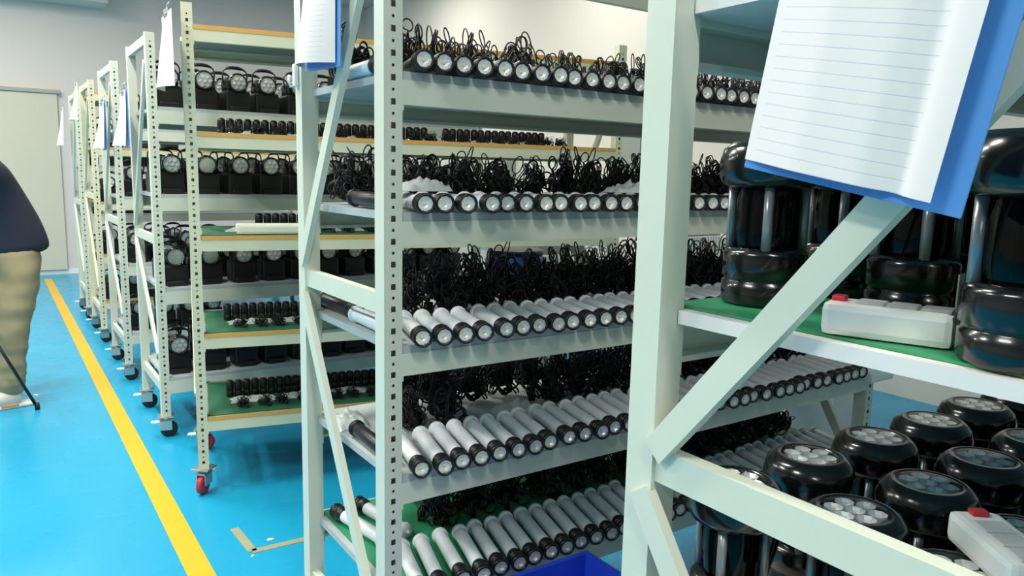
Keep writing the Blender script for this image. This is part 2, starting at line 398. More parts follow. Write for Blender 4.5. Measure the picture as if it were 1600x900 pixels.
# loose flashlights lying at the open end of the trays (seen between the end posts)
def loose(x, y, lv, rz, label, tube='tube_w'):
    flashlight((x, y, AZ[lv]+(.0036 if lv == 5 else .0003)), (0, 0, rz), tube, label, None)
loose(.752, 1.58, 4, R(-2), 'loose black flashlight at the open end of the fourth loaded tray', 'tube_k')
loose(.752, 1.575, 3, R(-2), 'loose white flashlight lying at the open end of the third loaded tray')
loose(.772, 1.836, 3, R(0), 'loose black flashlight lying behind a white one at the third tray end', 'tube_k')
loose(.768, 1.995, 5, R(190), 'loose white flashlight on the green mat by the rear end post')
loose(.842, 2.01, 5, R(190), 'loose white flashlight on the green mat, second from the rear end post')
loose(.752, 1.58, 2, R(-2), 'loose black flashlight at the open end of the second loaded tray', 'tube_k')
loose(.74, 1.60, 1, R(-2), 'loose white flashlight at the open end of the top loaded tray')

# ------------------------------------------------------------------ coiled cables
def hank_mesh(seed, n_up=15, n_core=30, H=.15):
    r = random.Random(seed); B = MB()
    HX, HY = .053, .066
    def clampv(p, rad): return Vector((max(-HX, min(HX, p.x)), max(-HY, min(HY, p.y)), max(p.z, rad)))
    def ring(c, rad, asp, wire, stem, turns=1.0, seg=16):
        yaw = r.uniform(0, 6.283); tl = r.uniform(-.6, .6)
        a1 = Vector((math.cos(yaw), math.sin(yaw), 0)); nn = Vector((-math.sin(yaw), math.cos(yaw), 0))
        a2 = Vector((0, 0, 1))*math.cos(tl) + nn*math.sin(tl); a3 = a1.cross(a2)
        n = int(seg*turns); P = []
        if stem is not None: P += [stem, stem.lerp(c-a2*rad*asp, .55)+Vector((r.uniform(-.008, .008), r.uniform(-.008, .008), 0))]
        for k in range(n+1):
            t = 2*math.pi*k/seg
            P.append(c + a1*(rad*math.sin(t)) - a2*(rad*asp*math.cos(t)) + a3*(.006*(k/seg-.5*turns)))
        if stem is not None: P += [stem.lerp(c-a2*rad*asp, .4)+Vector((r.uniform(-.01, .01), r.uniform(-.01, .01), 0)), stem+Vector((.006, .004, 0))]
        B.tube([clampv(p, wire) for p in P], wire, 5)
    for i in range(n_up):
        rad = r.uniform(.011, .02); asp = r.uniform(1.0, 1.7)
        c = Vector((r.uniform(-.04, .04), r.uniform(-.045, .045), r.uniform(.075, H-rad*.9)))
        ring(c, rad, asp, .002, Vector((c.x*.5, c.y*.5, r.uniform(.02, .05))), r.choice((1.0, 1.0, 2.0)))
    for i in range(n_core):
        rad = r.uniform(.014, .027)
        c = Vector((r.uniform(-.035, .035), r.uniform(-.045, .045), r.uniform(.025, .075)))
        ring(c, rad, r.uniform(.8, 1.2), .0027, None, r.choice((1.0, 1.0, 2.0)), 12)
    return B.mesh('cable_loops', CABLE)
HANKS = [hank_mesh(100+i) for i in range(8)]
TIE = MB().lathe([(.017, .044), (.018, .046), (.018, .058), (.017, .06)], 10, None, True, True, True).mesh('cable_tie', BLACK)
PLUG = MB().box(-.011, .011, -.009, .009, .0005, .03, .003).lathe([(.004, .03), (.0028, .045)], 8).mesh('plug', BLACK)
def hank(loc, rz, label, group, s):
    t = thing('cable_hank', label, 'cable', loc, (0, 0, rz), group, s)
    parts(t, [('cable_loops', HANKS[rnd.randrange(8)]), ('cable_tie', TIE), ('plug', PLUG, (.03, -.05, 0), (0, 0, rnd.uniform(0, 3)))])
BAGX = {1: (1.46,), 2: (1.30,), 3: (), 4: (1.25,), 5: ()}
XS = {1: .885, 2: .93, 3: .90, 4: .90, 5: 1.0}
for lv in range(1, 6):
    z = AZ[lv] + (.0036 if lv == 5 else .0003)
    for row, (yy, sc) in enumerate(((1.797, (1.05, .95, 1.0, 1.0, 1.0)[lv-1]), (1.938, (1.22, 1.08, 1.12, 1.15, 1.15)[lv-1]))):
        x = XS[lv] + .04*row if not (row and lv < 3) else .80
        while x < 2.60:
            if row or not any(abs(b-x) < .125 for b in BAGX[lv]):
                hank((x, yy, z), rnd.choice((0, math.pi))+rnd.uniform(-.05, .05), 'bundle of looped black cable behind the flashlights on the %s' % ORD[lv], 'cable bundles on the %s' % ORD[lv], (1, 1, sc*rnd.uniform(.86, 1.08)))
            x += .114 + rnd.uniform(0, .008)

# ------------------------------------------------------------------ crumpled plastic bags
def bag_mesh(seed, w_=.16, d_=.1, h=.05):
    r = random.Random(seed); n = 12; V = []; F = []
    off = Vector((seed*3.1, seed*1.7, 0))
    for j in range(n+1):
        for i in range(n+1):
            u = i/n*2-1; v = j/n*2-1
            q = Vector((u*1.6, v*1.6, 0))+off
            e = (1-u*u)*(1-v*v)
            z = h*(.25+.75*abs(noise.noise(q*1.4)))*e**.4 + .012*noise.noise(q*4)*e
            V.append((u*w_/2*(1+.2*noise.noise(q+Vector((5, 0, 0)))), v*d_/2*(1+.2*noise.noise(q+Vector((0, 7, 0)))), max(z, .0008)))
    for j in range(n):
        for i in range(n):
            a = j*(n+1)+i; F.append((a, a+1, a+n+2, a+n+1))
    B = MB().add(V, F, seed < 20)
    k = len(B.v); ring = [i for i in range(n+1)] + [j*(n+1)+n for j in range(1, n+1)] + [n*(n+1)+i for i in range(n-1, -1, -1)] + [j*(n+1) for j in range(n-1, 0, -1)]
    B.add([(V[i][0], V[i][1], 0) for i in ring], [tuple(reversed(range(len(ring))))])
    return B.mesh('plastic_bag', BAG)
BAGS = [bag_mesh(i, .17, .11, .055) for i in range(4)]
for i, (x, y, lv, rz, lab) in enumerate(((.845, 1.615, 2, .2, 'crumpled milky plastic bag lying on the first flashlights of the second loaded tray'),
        (1.50, 1.615, 2, .1, 'crumpled milky bag lying on flashlights further along the second loaded tray'),
        (1.10, 1.625, 1, .1, 'crumpled white bag lying on flashlights of the top loaded tray'),
        (1.30, 1.79, 2, .1, 'crumpled milky bag in the cable gap of the second loaded tray'),
        (1.46, 1.79, 1, .2, 'crumpled white bag in the cable gap of the top loaded tray'),
        (1.25, 1.79, 4, .1, 'crumpled white bag in the cable gap of the fourth loaded tray'),
        (.79, 1.935, 4, 1.4, 'crumpled white bag at the open end of the fourth loaded tray'))):
    tag(ob('plastic_bag', BAGS[i % 4], None, (x, y, AZ[lv]+(.0462 if 'lying on' in lab else .0004)), (0, 0, rz), (.8, .8, .7 if lv == 1 else 1)), lab, 'bag')

# ------------------------------------------------------------------ black hand lanterns with front lenses (racks C, D, E, G)
def lantern_meshes():
    d = {}
    B = MB().box(-.066, .066, .015, .165, .0, .115, .012).box(-.058, .058, .045, .15, .11, .19, .02).box(-.05, .05, -.01, .03, .0, .03, .008)
    B.box(-.02, .02, .03, .11, .1, .125, .006)
    d['body'] = B.mesh('lantern_body', BLACK)
    T = Matrix.Translation((0, 0, .158)) @ ROTX90
    d['head'] = MB().lathe([(.043, .006), (.0435, 0), (.048, 0), (.0505, .004), (.0505, .03), (.047, .034), (.047, .06), (.04, .1), (.03, .115)], 24, T, True, False, True).mesh('lantern_head', BLACKG)
    B = MB().lathe([(.0425, .012), (.0001, .0135)], 20, T, False, False, False)
    d['plate'] = B.mesh('reflector_plate', mat('reflector_plate', (246, 247, 247), .45, metal=.0))
    B = MB()
    for k in range(7):
        r_ = 0 if k == 6 else .026; a = k*math.pi/3
        B.lathe([(.0125, .0), (.0095, .005), (.004, .0095), (.0025, .0098)], 8, T @ Matrix.Translation((r_*math.cos(a), r_*math.sin(a), .002)), False, False, True)
    d['cups'] = B.mesh('reflector_cups', SILVER)
    d['lens'] = MB().lathe([(.043, .0015), (.03, .0005), (.0002, 0)], 20, T, True, False, False).mesh('lens', LENS)
    P = [(.066*math.cos(math.pi*i/14), .07, .196 + .046*math.sin(math.pi*i/14)**.55) for i in range(15)]
    d['handle'] = MB().tube([(.062, .07, .15)] + P + [(-.062, .07, .15)], [.004]*4+[.005, .007, .009, .0095, .0095, .0095, .009, .007, .005]+[.004]*4, 8).mesh('handle', BLACK)
    d['switch'] = MB().box(-.008, .008, .045, .062, .2045, .211, .002).mesh('switch', BLACKG)
    d['disc'] = MB().lathe([(.0425, .011), (.02, .009), (.0001, .0085)], 20, T, True, False, False).mesh('diffuser_disc', mat('frosted_disc', (206, 210, 196), .35))
    return d
LM = lantern_meshes()
def lantern(loc, rz, label, group, lens='cups'):
    t = thing('hand_lantern', label, 'lantern', loc, (0, 0, rz), group)
    face = [('lens', LM['lens'])] + ([('reflector_plate', LM['plate']), ('reflector_cups', LM['cups'])] if lens == 'cups' else [('diffuser_disc', LM['disc'])])
    parts(t, [('body', LM['body']), ('head', LM['head'], (0, 0, 0), (0, 0, 0), face), ('handle', LM['handle'], (0, 0, 0), (0, 0, 0), [('switch', LM['switch'])])])
CORD = ['top', 'second', 'third', 'bottom']
for k, z in enumerate(CZ):
    x = CX+.115
    i = 0
    while x < CX+1.86:
        dz = 0
        lantern((x, CY+.05+rnd.uniform(0, .03), z+.0005), rnd.uniform(-.06, .06), 'black hand lantern in a row on the %s tray behind the cream rack' % CORD[k], 'lanterns on the %s tray' % CORD[k], 'disc' if rnd.random() < .22 else 'cups')
        x += .16 + rnd.uniform(0, .02); i += 1
    x = CX+.12
    while x < CX+1.85:
        lantern((x, CY+.33+rnd.uniform(0, .03), z+.0005), rnd.uniform(-.06, .06), 'black hand lantern in the rear row on the %s tray behind the cream rack' % CORD[k], 'rear lanterns on the %s tray' % CORD[k])
        x += .158 + rnd.uniform(0, .02)
for nm, X, Y, levels in (('second green rack', .69, 5.62, [1.70, 1.25, .8, .33]), ('deeper cream rack', .69, 6.97, [1.6, 1.16, .73, .35]), ('last green rack', .69, 8.12, [1.45, 1.0, .55])):
    for z in levels:
        for i in range(4):
            lantern((X+.12+i*.16, Y+.06+rnd.uniform(0, .03), z+.0005), rnd.uniform(-.1, .1), 'black hand lantern standing on the %s down the aisle' % nm, 'lanterns on the %s' % nm, 'disc' if rnd.random() < .3 else 'cups')

# ------------------------------------------------------------------ cream rack contents: rows of black caps on white bags, cables in front
CAPM = MB().lathe([(.016, 0), (.0182, .003), (.0182, .022), (.0168, .024), (.0168, .03), (.0182, .032), (.0182, .07), (.015, .075)], 16).mesh('lamp_barrel', BLACK)
CAPTOP = MB().lathe([(.0125, .0752), (.0115, .079)], 14).mesh('end_button', mat('dark_grey_plastic', (48, 50, 52), .4))
BORD = {1: 'second', 2: 'middle', 3: 'fourth', 4: 'bottom'}
cB, sB = math.cos(BTH), math.sin(BTH)
def onB(u, v): return (BX + u*cB + v*sB, BY - u*sB + v*cB)
sheet = [bag_mesh(i+3, .2, .085, .034) for i in range(3)]
for lv in (1, 2, 3, 4):
    z = BZ[lv] + (.0038 if lv > 1 else .0004)
    u = .15
    while u < BL-.30:
        if not (lv == 1 and (.62 < u < .68 or 1.15 < u < 1.22)) and not (lv == 2 and u < .28):
            X, Y = onB(u, .30 + rnd.uniform(-.004, .004))
            t = thing('lamp_barrel', 'small black cylindrical lamp standing in the row on the %s wooden shelf' % BORD[lv], 'lamp', (X, Y, z), (0, 0, 0), 'black lamps on the %s wooden shelf' % BORD[lv])
            parts(t, [('barrel', CAPM, (0, 0, 0), (0, 0, 0), [('end_button', CAPTOP)])])
        u += .0385
    u = .25; i = 0
    while u < BL-.35:
        X, Y = onB(u, .205)
        tag(ob('plastic_bag', sheet[i % 3], None, (X, Y, z), (0, 0, -BTH+rnd.uniform(-.03, .03))), 'flat crumpled white bag in front of the black lamps on the %s wooden shelf' % BORD[lv], 'bag', 'white bags on the %s wooden shelf' % BORD[lv])
        u += .225; i += 1
    u = .2
    while u < BL-.25:
        if lv == 2 and .13 < u < .56: u += .05; continue
        X, Y = onB(u, .105 + rnd.uniform(-.01, .01))
        hank((X, Y, z), -BTH, 'flattened black cable bundle along the front of the %s wooden shelf' % BORD[lv], 'cable bundles on the %s wooden shelf' % BORD[lv], (.62, .5, .34))
        u += .074 + rnd.uniform(0, .03)
X, Y = onB(.36, .10)
foam = MB().box(-.15, .15, -.05, .05, 0, .045, .012).mesh('foam_tray', mat('cream_foam', (226, 226, 204), .6))
u_ = onB(.34, .06)
tag(ob('foam_tray', foam, None, (u_[0], u_[1]-.0, BZ[2]+.0038), (0, 0, -BTH)), 'long cream foam tray on the middle wooden shelf of the cream rack', 'tray')

# ------------------------------------------------------------------ large lanterns of the near rack (lens on top, grey pillars)
def globe_meshes():
    d = {}
    d['base'] = MB().lathe([(.050, 0), (.055, .004), (.055, .03), (.052, .032), (.052, .036), (.055, .038), (.055, .068), (.05, .076)], 26).mesh('lantern_base', BLACKG)
    d['globe'] = MB().lathe([(.040, .0755), (.043, .09), (.043, .14), (.040, .1555)], 22, None, True, False, False).mesh('globe', SMOKE)
    d['core'] = MB().lathe([(.016, .0762), (.016, .152)], 14).mesh('core', BLACK)
    d['pillar'] = MB().lathe([(.0065, .0745), (.0065, .1565)], 10).mesh('pillar', PILLAR)
    d['head'] = MB().lathe([(.050, .156), (.060, .16), (.066, .17), (.067, .19), (.062, .207), (.050, .216), (.0425, .2165), (.0418, .2045)], 28, None, True, True, False).mesh('lantern_head', BLACKG)
    d['plate'] = MB().lathe([(.042, .2045), (.0001, .2040)], 22, None, False, False, False).mesh('reflector_plate', MATS['reflector_plate'])
    B = MB()
    for k in range(7):
        r_ = 0 if k == 6 else .026; a = k*math.pi/3
        B.lathe([(.0125, .0125), (.0095, .008), (.004, .0035), (.0025, .003)], 8, Matrix.Translation((r_*math.cos(a), r_*math.sin(a), .2025)), False, False, False)
    d['cups'] = B.mesh('reflector_cups', SILVER)
    d['lens'] = MB().lathe([(.042, .216), (.03, .2175), (.0002, .218)], 22, None, True, False, False).mesh('lens', LENS)
    P = [(.064*math.cos(a), -.0, .178+.0) for a in (0,)]
    hb = [(.068+.022*math.sin(math.pi*i/10), 0, .195-.14*i/10) for i in range(11)]
    d['handle'] = MB().tube([(.062, 0, .195)] + hb + [(.052, 0, .055)], .0065, 8).mesh('handle', BLACKG)
    d['label'] = MB().box(-.014, .014, -.0568, -.0548, .012, .058).mesh('label_sticker', PLWHITE)
    return d
GM = globe_meshes()
def big_lantern(loc, rz, label, group, sticker=False):
    t = thing('round_lantern', label, 'lantern', loc, (0, 0, rz), group)
    sp = [('base', GM['base'], (0, 0, 0), (0, 0, 0), [('label_sticker', GM['label'])] if sticker else None), ('globe', GM['globe']), ('core', GM['core']), ('handle', GM['handle']),
          ('head', GM['head'], (0, 0, 0), (0, 0, 0), [('lens', GM['lens']), ('reflector_plate', GM['plate']), ('reflector_cups', GM['cups'])])]
    sp += [('pillar', GM['pillar'], (.046*math.cos(a), .046*math.sin(a), 0)) for a in (.5, 2.07, 3.64, 5.21)]
    parts(t, sp)
for z, nm, y0 in ((FZ[1]+.0038, 'white-edged shelf with the green mat', 0), (FZ[2]+.0005, 'lower white-edged shelf below the steel strut', 0)):
    for j, yy in enumerate((.655, .507, .359, .216) if 'mat' not in nm else (.655, .505, .303)):
        x = .84 + (.05 if j % 2 else 0)
        if 'mat' in nm: x = (.865, .965, .792)[j]
        i = 0
        while x < 1.85:
            ml = 'mat' in nm
            lab = 'black round lantern with grey pillars on the %s' % nm; grp = 'round lanterns on the %s' % nm
            if i == 0:
                grp = None
                lab = (('black round lantern by the end post on the green mat', 'black round lantern behind the white power strip on the green mat', 'black round lantern in front of the white power strip on the green mat')[j] if ml else
                       ('round lantern next to the far end post on the lower white-edged shelf', 'round lantern second from the far end post along the lower shelf end', 'round lantern third from the far end post along the lower shelf end', 'round lantern fourth from the far end post along the lower shelf end')[j])
            big_lantern((x, yy+rnd.uniform(-.004, .004), z), rnd.uniform(-.25, .25), lab, grp, rnd.random() < .2)
            x += .175; i += 1

# power strips
def power_strip(loc, rot, label):
    t = thing('power_strip', label, 'power strip', loc, rot)
    b = MB().box(-.028, .028, -.064, .064, 0, .036, .008).mesh('strip_body', PLWHITE)
    parts(t, [('strip_body', b)])
    sk = MB().box(-.016, .016, -.014, .014, .0355, .0385, .002).mesh('socket', mat('socket_grey', (196, 200, 200), .4))
    for k in range(3): parts(t, [('socket', sk, (0, -.046+k*.032, 0))])
    parts(t, [('switch', MB().box(-.009, .009, 0.044, .058, .0355, .042, .002).mesh('switch', REDW))])
power_strip((.792, .434, FZ[1]+.0038), (0, 0, R(20)), 'white power strip with red switch on the green mat')
power_strip((.885, .335, FZ[2]+.2195), (0, 0, R(-38)), 'grey-white power strip resting across the lower round lanterns')

# ------------------------------------------------------------------ clipboards with lined paper
def lined_paper():
    M = bpy.data.materials.new('lined_paper'); M.use_nodes = True; nt = M.node_tree; b = nt.nodes['Principled BSDF']
    tc = nt.nodes.new('ShaderNodeTexCoord'); sx = nt.nodes.new('ShaderNodeSeparateXYZ'); nt.links.new(tc.outputs['UV'], sx.inputs[0])
    ma = nt.nodes.new('ShaderNodeMath'); ma.operation = 'MULTIPLY'; ma.inputs[1].default_value = 26
    fr = nt.nodes.new('ShaderNodeMath'); fr.operation = 'FRACT'; lt = nt.nodes.new('ShaderNodeMath'); lt.operation = 'LESS_THAN'; lt.inputs[1].default_value = .07
    nt.links.new(sx.outputs['Y'], ma.inputs[0]); nt.links.new(ma.outputs[0], fr.inputs[0]); nt.links.new(fr.outputs[0], lt.inputs[0])
    # margin without lines
    g1 = nt.nodes.new('ShaderNodeMath'); g1.operation = 'GREATER_THAN'; g1.inputs[1].default_value = .06
    g2 = nt.nodes.new('ShaderNodeMath'); g2.operation = 'LESS_THAN'; g2.inputs[1].default_value = .86
    nt.links.new(sx.outputs['X'], g1.inputs[0]); nt.links.new(sx.outputs['X'], g2.inputs[0])
    m1 = nt.nodes.new('ShaderNodeMath'); m1.operation = 'MULTIPLY'; m2 = nt.nodes.new('ShaderNodeMath'); m2.operation = 'MULTIPLY'
    nt.links.new(g1.outputs[0], m1.inputs[0]); nt.links.new(g2.outputs[0], m1.inputs[1]); nt.links.new(m1.outputs[0], m2.inputs[0]); nt.links.new(lt.outputs[0], m2.inputs[1])
    mx = nt.nodes.new('ShaderNodeMix'); mx.data_type = 'RGBA'; mx.inputs['A'].default_value = srgb((226, 222, 220)); mx.inputs['B'].default_value = srgb((196, 194, 204))
    nt.links.new(m2.outputs[0], mx.inputs['Factor']); nt.links.new(mx.outputs['Result'], b.inputs['Base Color']); b.inputs['Roughness'].default_value = .55
    return M
LINED = lined_paper()
def sheet_mesh(W, H, fn, M, n=24, mv=12, th=.0006):
    """sheet in local YZ plane: y 0..-W (towards the camera), z 0..-H from the top edge; fn(u,v) -> -x offset"""
    V = []; UV = []; F = []
    for side in (0, 1):
        for j in range(mv+1):
            for i in range(n+1):
                u = i/n; v = j/mv; V.append((-fn(u, v)-side*th, -u*W, -v*H)); UV.append((u, 1-v))
    s = (n+1)*(mv+1)
    for j in range(mv):
        for i in range(n):
            a = j*(n+1)+i; F.append((a, a+1, a+n+2, a+n+1)); F.append((s+a, s+a+n+1, s+a+n+2, s+a+1))
    Q = [(i, s+i, s+i+1, i+1) for i in range(n)] + [(mv*(n+1)+i, mv*(n+1)+i+1, s+mv*(n+1)+i+1, s+mv*(n+1)+i) for i in range(n)]
    Q += [(j*(n+1), j*(n+1)+n+1, s+j*(n+1)+n+1, s+j*(n+1)) for j in range(mv)] + [(j*(n+1)+n, s+j*(n+1)+n, s+j*(n+1)+2*n+1, j*(n+1)+2*n+1) for j in range(mv)]
    for q in Q:
        o = len(V); V += [V[k] for k in q]; UV += [(0, 0)]*4; F.append((o, o+1, o+2, o+3))
    me = bpy.data.meshes.new('sheet'); me.from_pydata(V, [], F); me.materials.append(M)
    uv = me.uv_layers.new(); 
    for lp in me.loops: uv.data[lp.index].uv = UV[lp.vertex_index]
    me.polygons.foreach_set('use_smooth', [True]*len(F)); me.update()
    return me
clip_m = MB().box(-.012, -.002, -.15, -.07, -.03, .012, .003).tube([(-.014, -.145, -.012), (-.02, -.11, -.016), (-.014, -.075, -.012)], .003, 6).mesh('clip', CHROME)
hook_m = MB().tube([(-.004, -.11, .01), (-.002, -.11, .03), (.006, -.11, .04), (.014, -.11, .03)], .002, 6).mesh('hook', CHROME)
def clipboard(loc, tilt, label, curl, ph=.30, W=.222, H=.313, board=True, group=None, rz=0):
    t = thing('clipboard', label, 'clipboard', loc, (tilt, 0, rz), group)
    if board:
        B = MB().box(-.002, .001, -W-.004, .0, -H, .004, .0008)
        ob('board', B.mesh('board', BLUEB), t)
    PWd = .205
    ob('paper', sheet_mesh(PWd, ph, curl, LINED), t, (-.003, -.002, -.004))
    ob('clip', clip_m, t); ob('hook', hook_m, t)
    return t
def curl_near(u, v): return .0125*min(1, u*3) + .002 - .0115*math.exp(-((u-.80)/.07)**2)*(.35+.65*v) + .004*max(0, u-.9)
def curl_far(u, v): return .004 + .055*v**1.5*(.4+.6*math.sin(math.pi*u)) + .01*math.sin(u*5)*v
def curl_roll(u, v): return .003 + .05*math.sin(math.pi*min(1, u*1.0))*v**.8
# near rack: bottom-left corner measured at y .529 z 1.471, tilted 11 degrees
tl = R(10.5)
H_ = .315
bl = Vector((.66, .532, 1.462)); topv = Vector((0, -math.sin(tl), math.cos(tl)))
clipboard(tuple(bl + topv*H_), tl, 'large lined white sheet on a blue board hanging on the near rack end', curl_near)
clipboard((.672, 1.895, 2.005), R(2), 'curled white sheet with blue board hanging by the flashlight rack diagonal', curl_roll, .30)
clipboard((.645, 3.56, 2.07), R(-2), 'rolled white sheet hanging at the top of the cream rack end', curl_roll, .30, board=False)
clipboard((.645, 4.86, 1.865), 0, 'white sheet on a pale blue board hanging behind the cream rack', curl_far, .30)
clipboard((.645, 5.80, 1.865), 0, 'white sheet hanging on the second green rack end', curl_far, .30)
clipboard((.645, 7.40, 2.12), 0, 'white sheet hanging on the deeper cream rack end', curl_far, .30, board=False)
clipboard((.63, 8.72, 2.00), 0, 'white sheet hanging on the last rack end before the far wall', curl_far, .36, board=False)
# small white hook on the rear end post of the flashlight rack
hk = MB().box(-.012, 0, -.01, .01, -.03, .03, .004).tube([(-.008, 0, -.025), (-.02, 0, -.03), (-.024, 0, -.015), (-.022, 0, .0)], .004, 6).mesh('wall_hook', PLWHITE)
tag(ob('plastic_hook', hk, None, (AX-.0005, AY+AD-.02, 1.70), (0, 0, 0)), 'small white plastic hook stuck on the rear post of the flashlight rack', 'hook')

# ------------------------------------------------------------------ blue bin between the racks
def bin_mesh(x0, x1, y0, y1, z0, z1, t=.004, tp=.02):
    B = MB()
    def ringv(i, z, s): return [(x0+i+s, y0+i+s, z), (x1-i-s, y0+i+s, z), (x1-i-s, y1-i-s, z), (x0+i+s, y1-i-s, z)]
    rings = [ringv(0, z0, tp), ringv(0, z1-.03, 0.002), ringv(-.01, z1-.03, 0), ringv(-.01, z1, 0), ringv(t, z1, 0), ringv(t, z0+.005, tp)]
    V = [v for r_ in rings for v in r_]; F = []
    for k in range(5):
        for i in range(4): F.append((k*4+i, k*4+(i+1) % 4, k*4+4+(i+1) % 4, k*4+4+i))
    F.append((3, 2, 1, 0)); F.append((20, 21, 22, 23))
    return B.add(V, F)
bt = thing('blue_bin', 'blue plastic bin standing between the near rack and the flashlight rack', 'bin', (0, 0, 0))
ob('bin_body', bin_mesh(.72, 1.20, 1.06, 1.385, .22, .5).mesh('bin_body', BLUEBIN), bt)
st = thing('step_stool', 'low grey stool under the blue bin', 'stool', (0, 0, 0))
ob('stool_top', MB().box(.74, 1.18, 1.07, 1.375, .195, .2195, .004).mesh('stool_top', STEEL), st)
for xx in (.76, 1.13):
    for yy in (1.09, 1.33): ob('leg', MB().box(xx, xx+.03, yy, yy+.03, 0, .195, .003).mesh('leg', STEEL), st)

# ------------------------------------------------------------------ background things on the right
t = thing('floor_fan', 'grey floor fan with wire guard standing beyond the cream rack', 'fan', (3.63, 4.3, 0))
B = MB()
for k in range(36):
    a = 2*math.pi*k/36; B.tube([(.05*math.cos(a), -.07, .78+.05*math.sin(a)), (.2*math.cos(a), -.08, .78+.2*math.sin(a)), (.26*math.cos(a), -.01, .78+.26*math.sin(a)), (.22*math.cos(a), .06, .78+.22*math.sin(a))], .0022, 4)
for r_ in (.1, .18, .26): B.tube([(r_*math.cos(q*.2618), -.08+(.07 if r_ > .2 else 0), .78+r_*math.sin(q*.2618)) for q in range(24)], .004, 5, True)
ob('guard', B.mesh('guard', mat('fan_wire', (120, 126, 122), .4)), t)
B = MB()
for k in range(3):
    M_ = Matrix.Translation((0, -.01, .78)) @ Matrix.Rotation(k*2.094, 4, 'Y') @ Matrix.Rotation(R(25), 4, 'X')
    B.box(.03, .22, -.002, .002, -.06, .06, 0, Matrix.Translation((0, -.01, .78)) @ Matrix.Rotation(k*2.094, 4, 'Y') @ Matrix.Rotation(R(25), 4, 'X'))
ob('blades', B.mesh('blades', mat('fan_blade', (90, 100, 104), .4)), t)
ob('motor', MB().lathe([(.03, -.05), (.06, -.02), (.06, .12), (.04, .14)], 18, Matrix.Translation((0, 0, .78)) @ ROTX90).mesh('motor', BLACK), t)
ob('pole', MB().lathe([(.02, .03), (.02, .74)], 12, Matrix.Translation((0, .09, 0))).mesh('pole', CHROME), t)
ob('base', MB().lathe([(.22, 0), (.22, .015), (.06, .04)], 24, Matrix.Translation((0, .09, 0))).mesh('base', BLACK), t)
t = thing('air_cooler', 'white upright air cooler with ribbed front by the right wall', 'air cooler', (4.72, 4.35, 0))
ob('cabinet', MB().box(-.23, .23, -.17, .2, .06, 1.05, .02).mesh('cabinet', PLWHITE), t)
louv = MB().box(-.008, .008, -.195, -.168, .62, 1.0, .003).mesh('louver', PLWHITE)
for k in range(13): ob('louver', louv, t, (-.19+k*.0317, 0, 0))
ob('recess', MB().box(-.205, .205, -.178, -.169, .6, 1.02).mesh('recess', mat('cooler_grey', (140, 144, 142), .5)), t)
for xx in (-.18, .18): ob('caster', MB().lathe([(.03, -.012), (.03, .012)], 12, Matrix.Translation((xx, 0, .03)) @ Matrix.Rotation(R(90), 4, 'Y')).box(xx-.01, xx+.01, -.01, .01, .03, .062).mesh('caster', RUBBER), t)
t = thing('blue_barrel', 'dark blue plastic barrel standing beyond the cream rack', 'barrel', (3.08, 4.45, 0))
ob('drum', MB().lathe([(.2, 0), (.22, .03), (.22, .28), (.235, .3), (.22, .32), (.22, .58), (.235, .6), (.22, .62), (.22, .85), (.19, .9)], 28).mesh('drum', mat('barrel_blue', (34, 62, 130), .4)), t)
ob('lid', MB().lathe([(.2, .9), (.2, .925), (.18, .93)], 28).mesh('lid', BLACK), t)
# workbench with cartons
t = thing('work_bench', 'grey work bench by the right wall behind the racks', 'bench', (4.3, 6.1, 0))
ob('bench_top', MB().box(-.35, .6, -1.2, 1.0, .72, .76, .004).mesh('bench_top', STEEL), t)
for xx in (-.32, .54):
    for yy in (-1.17, .92): ob('leg', MB().box(xx, xx+.05, yy, yy+.05, 0, .72).mesh('leg', GREEN), t)
def carton(loc, s, label, M):
    t = thing('carton', label, 'box', loc)
    ob('carton_body', MB().box(-s[0]/2, s[0]/2, -s[1]/2, s[1]/2, 0, s[2], .004).mesh('carton_body', M), t)
    ob('tape', MB().box(-.025, .025, -s[1]/2-.001, s[1]/2+.001, s[2]*.7, s[2]+.001).mesh('tape', PLWHITE), t)
carton((4.1, 5.5, .7605), (.3, .3, .24), 'grey carton on the work bench by the right wall', mat('carton_grey', (132, 134, 130), .7))
carton((4.3, 6.2, .7605), (.34, .3, .2), 'white carton on the work bench by the right wall', mat('carton_white', (214, 216, 214), .7))
carton((4.2, 6.85, .7605), (.3, .3, .28), 'olive green carton on the work bench by the right wall', mat('carton_green', (112, 128, 108), .7))
carton((3.45, 2.45, .0005), (.7, .6, .42), 'large white carton on the floor past the flashlight rack end', mat('carton_white', (214, 216, 214), .7))
carton((3.42, 2.42, .4215), (.6, .5, .36), 'white carton stacked on the large white carton past the rack end', mat('carton_white', (214, 216, 214), .7))
def ebox(y, z, w_, h, label):
    t = thing('electrical_box', label, 'electrical box', (XR-.0005, y, z))
    ob('case', MB().box(-.1, 0, -w_/2, w_/2, -h/2, h/2, .004).mesh('case', mat('box_grey_green', (138, 148, 140), .5)), t)
    ob('cover', MB().box(-.108, -.1, -w_/2+.02, w_/2-.02, -h/2+.02, h/2-.02, .003).mesh('cover', mat('box_cover', (146, 156, 148), .45)), t)
    ob('lock', MB().lathe([(.014, 0), (.012, .012)], 12, Matrix.Translation((-.108, -w_/2+.06, 0)) @ Matrix.Rotation(R(-90), 4, 'Y')).mesh('lock', BLACK), t)
ebox(7.55, 1.58, .3, .45, 'grey-green electrical box on the right wall seen past the lantern rack')
ebox(5.35, 1.62, .28, .55, 'grey-green electrical box on the right wall past the cream rack end')
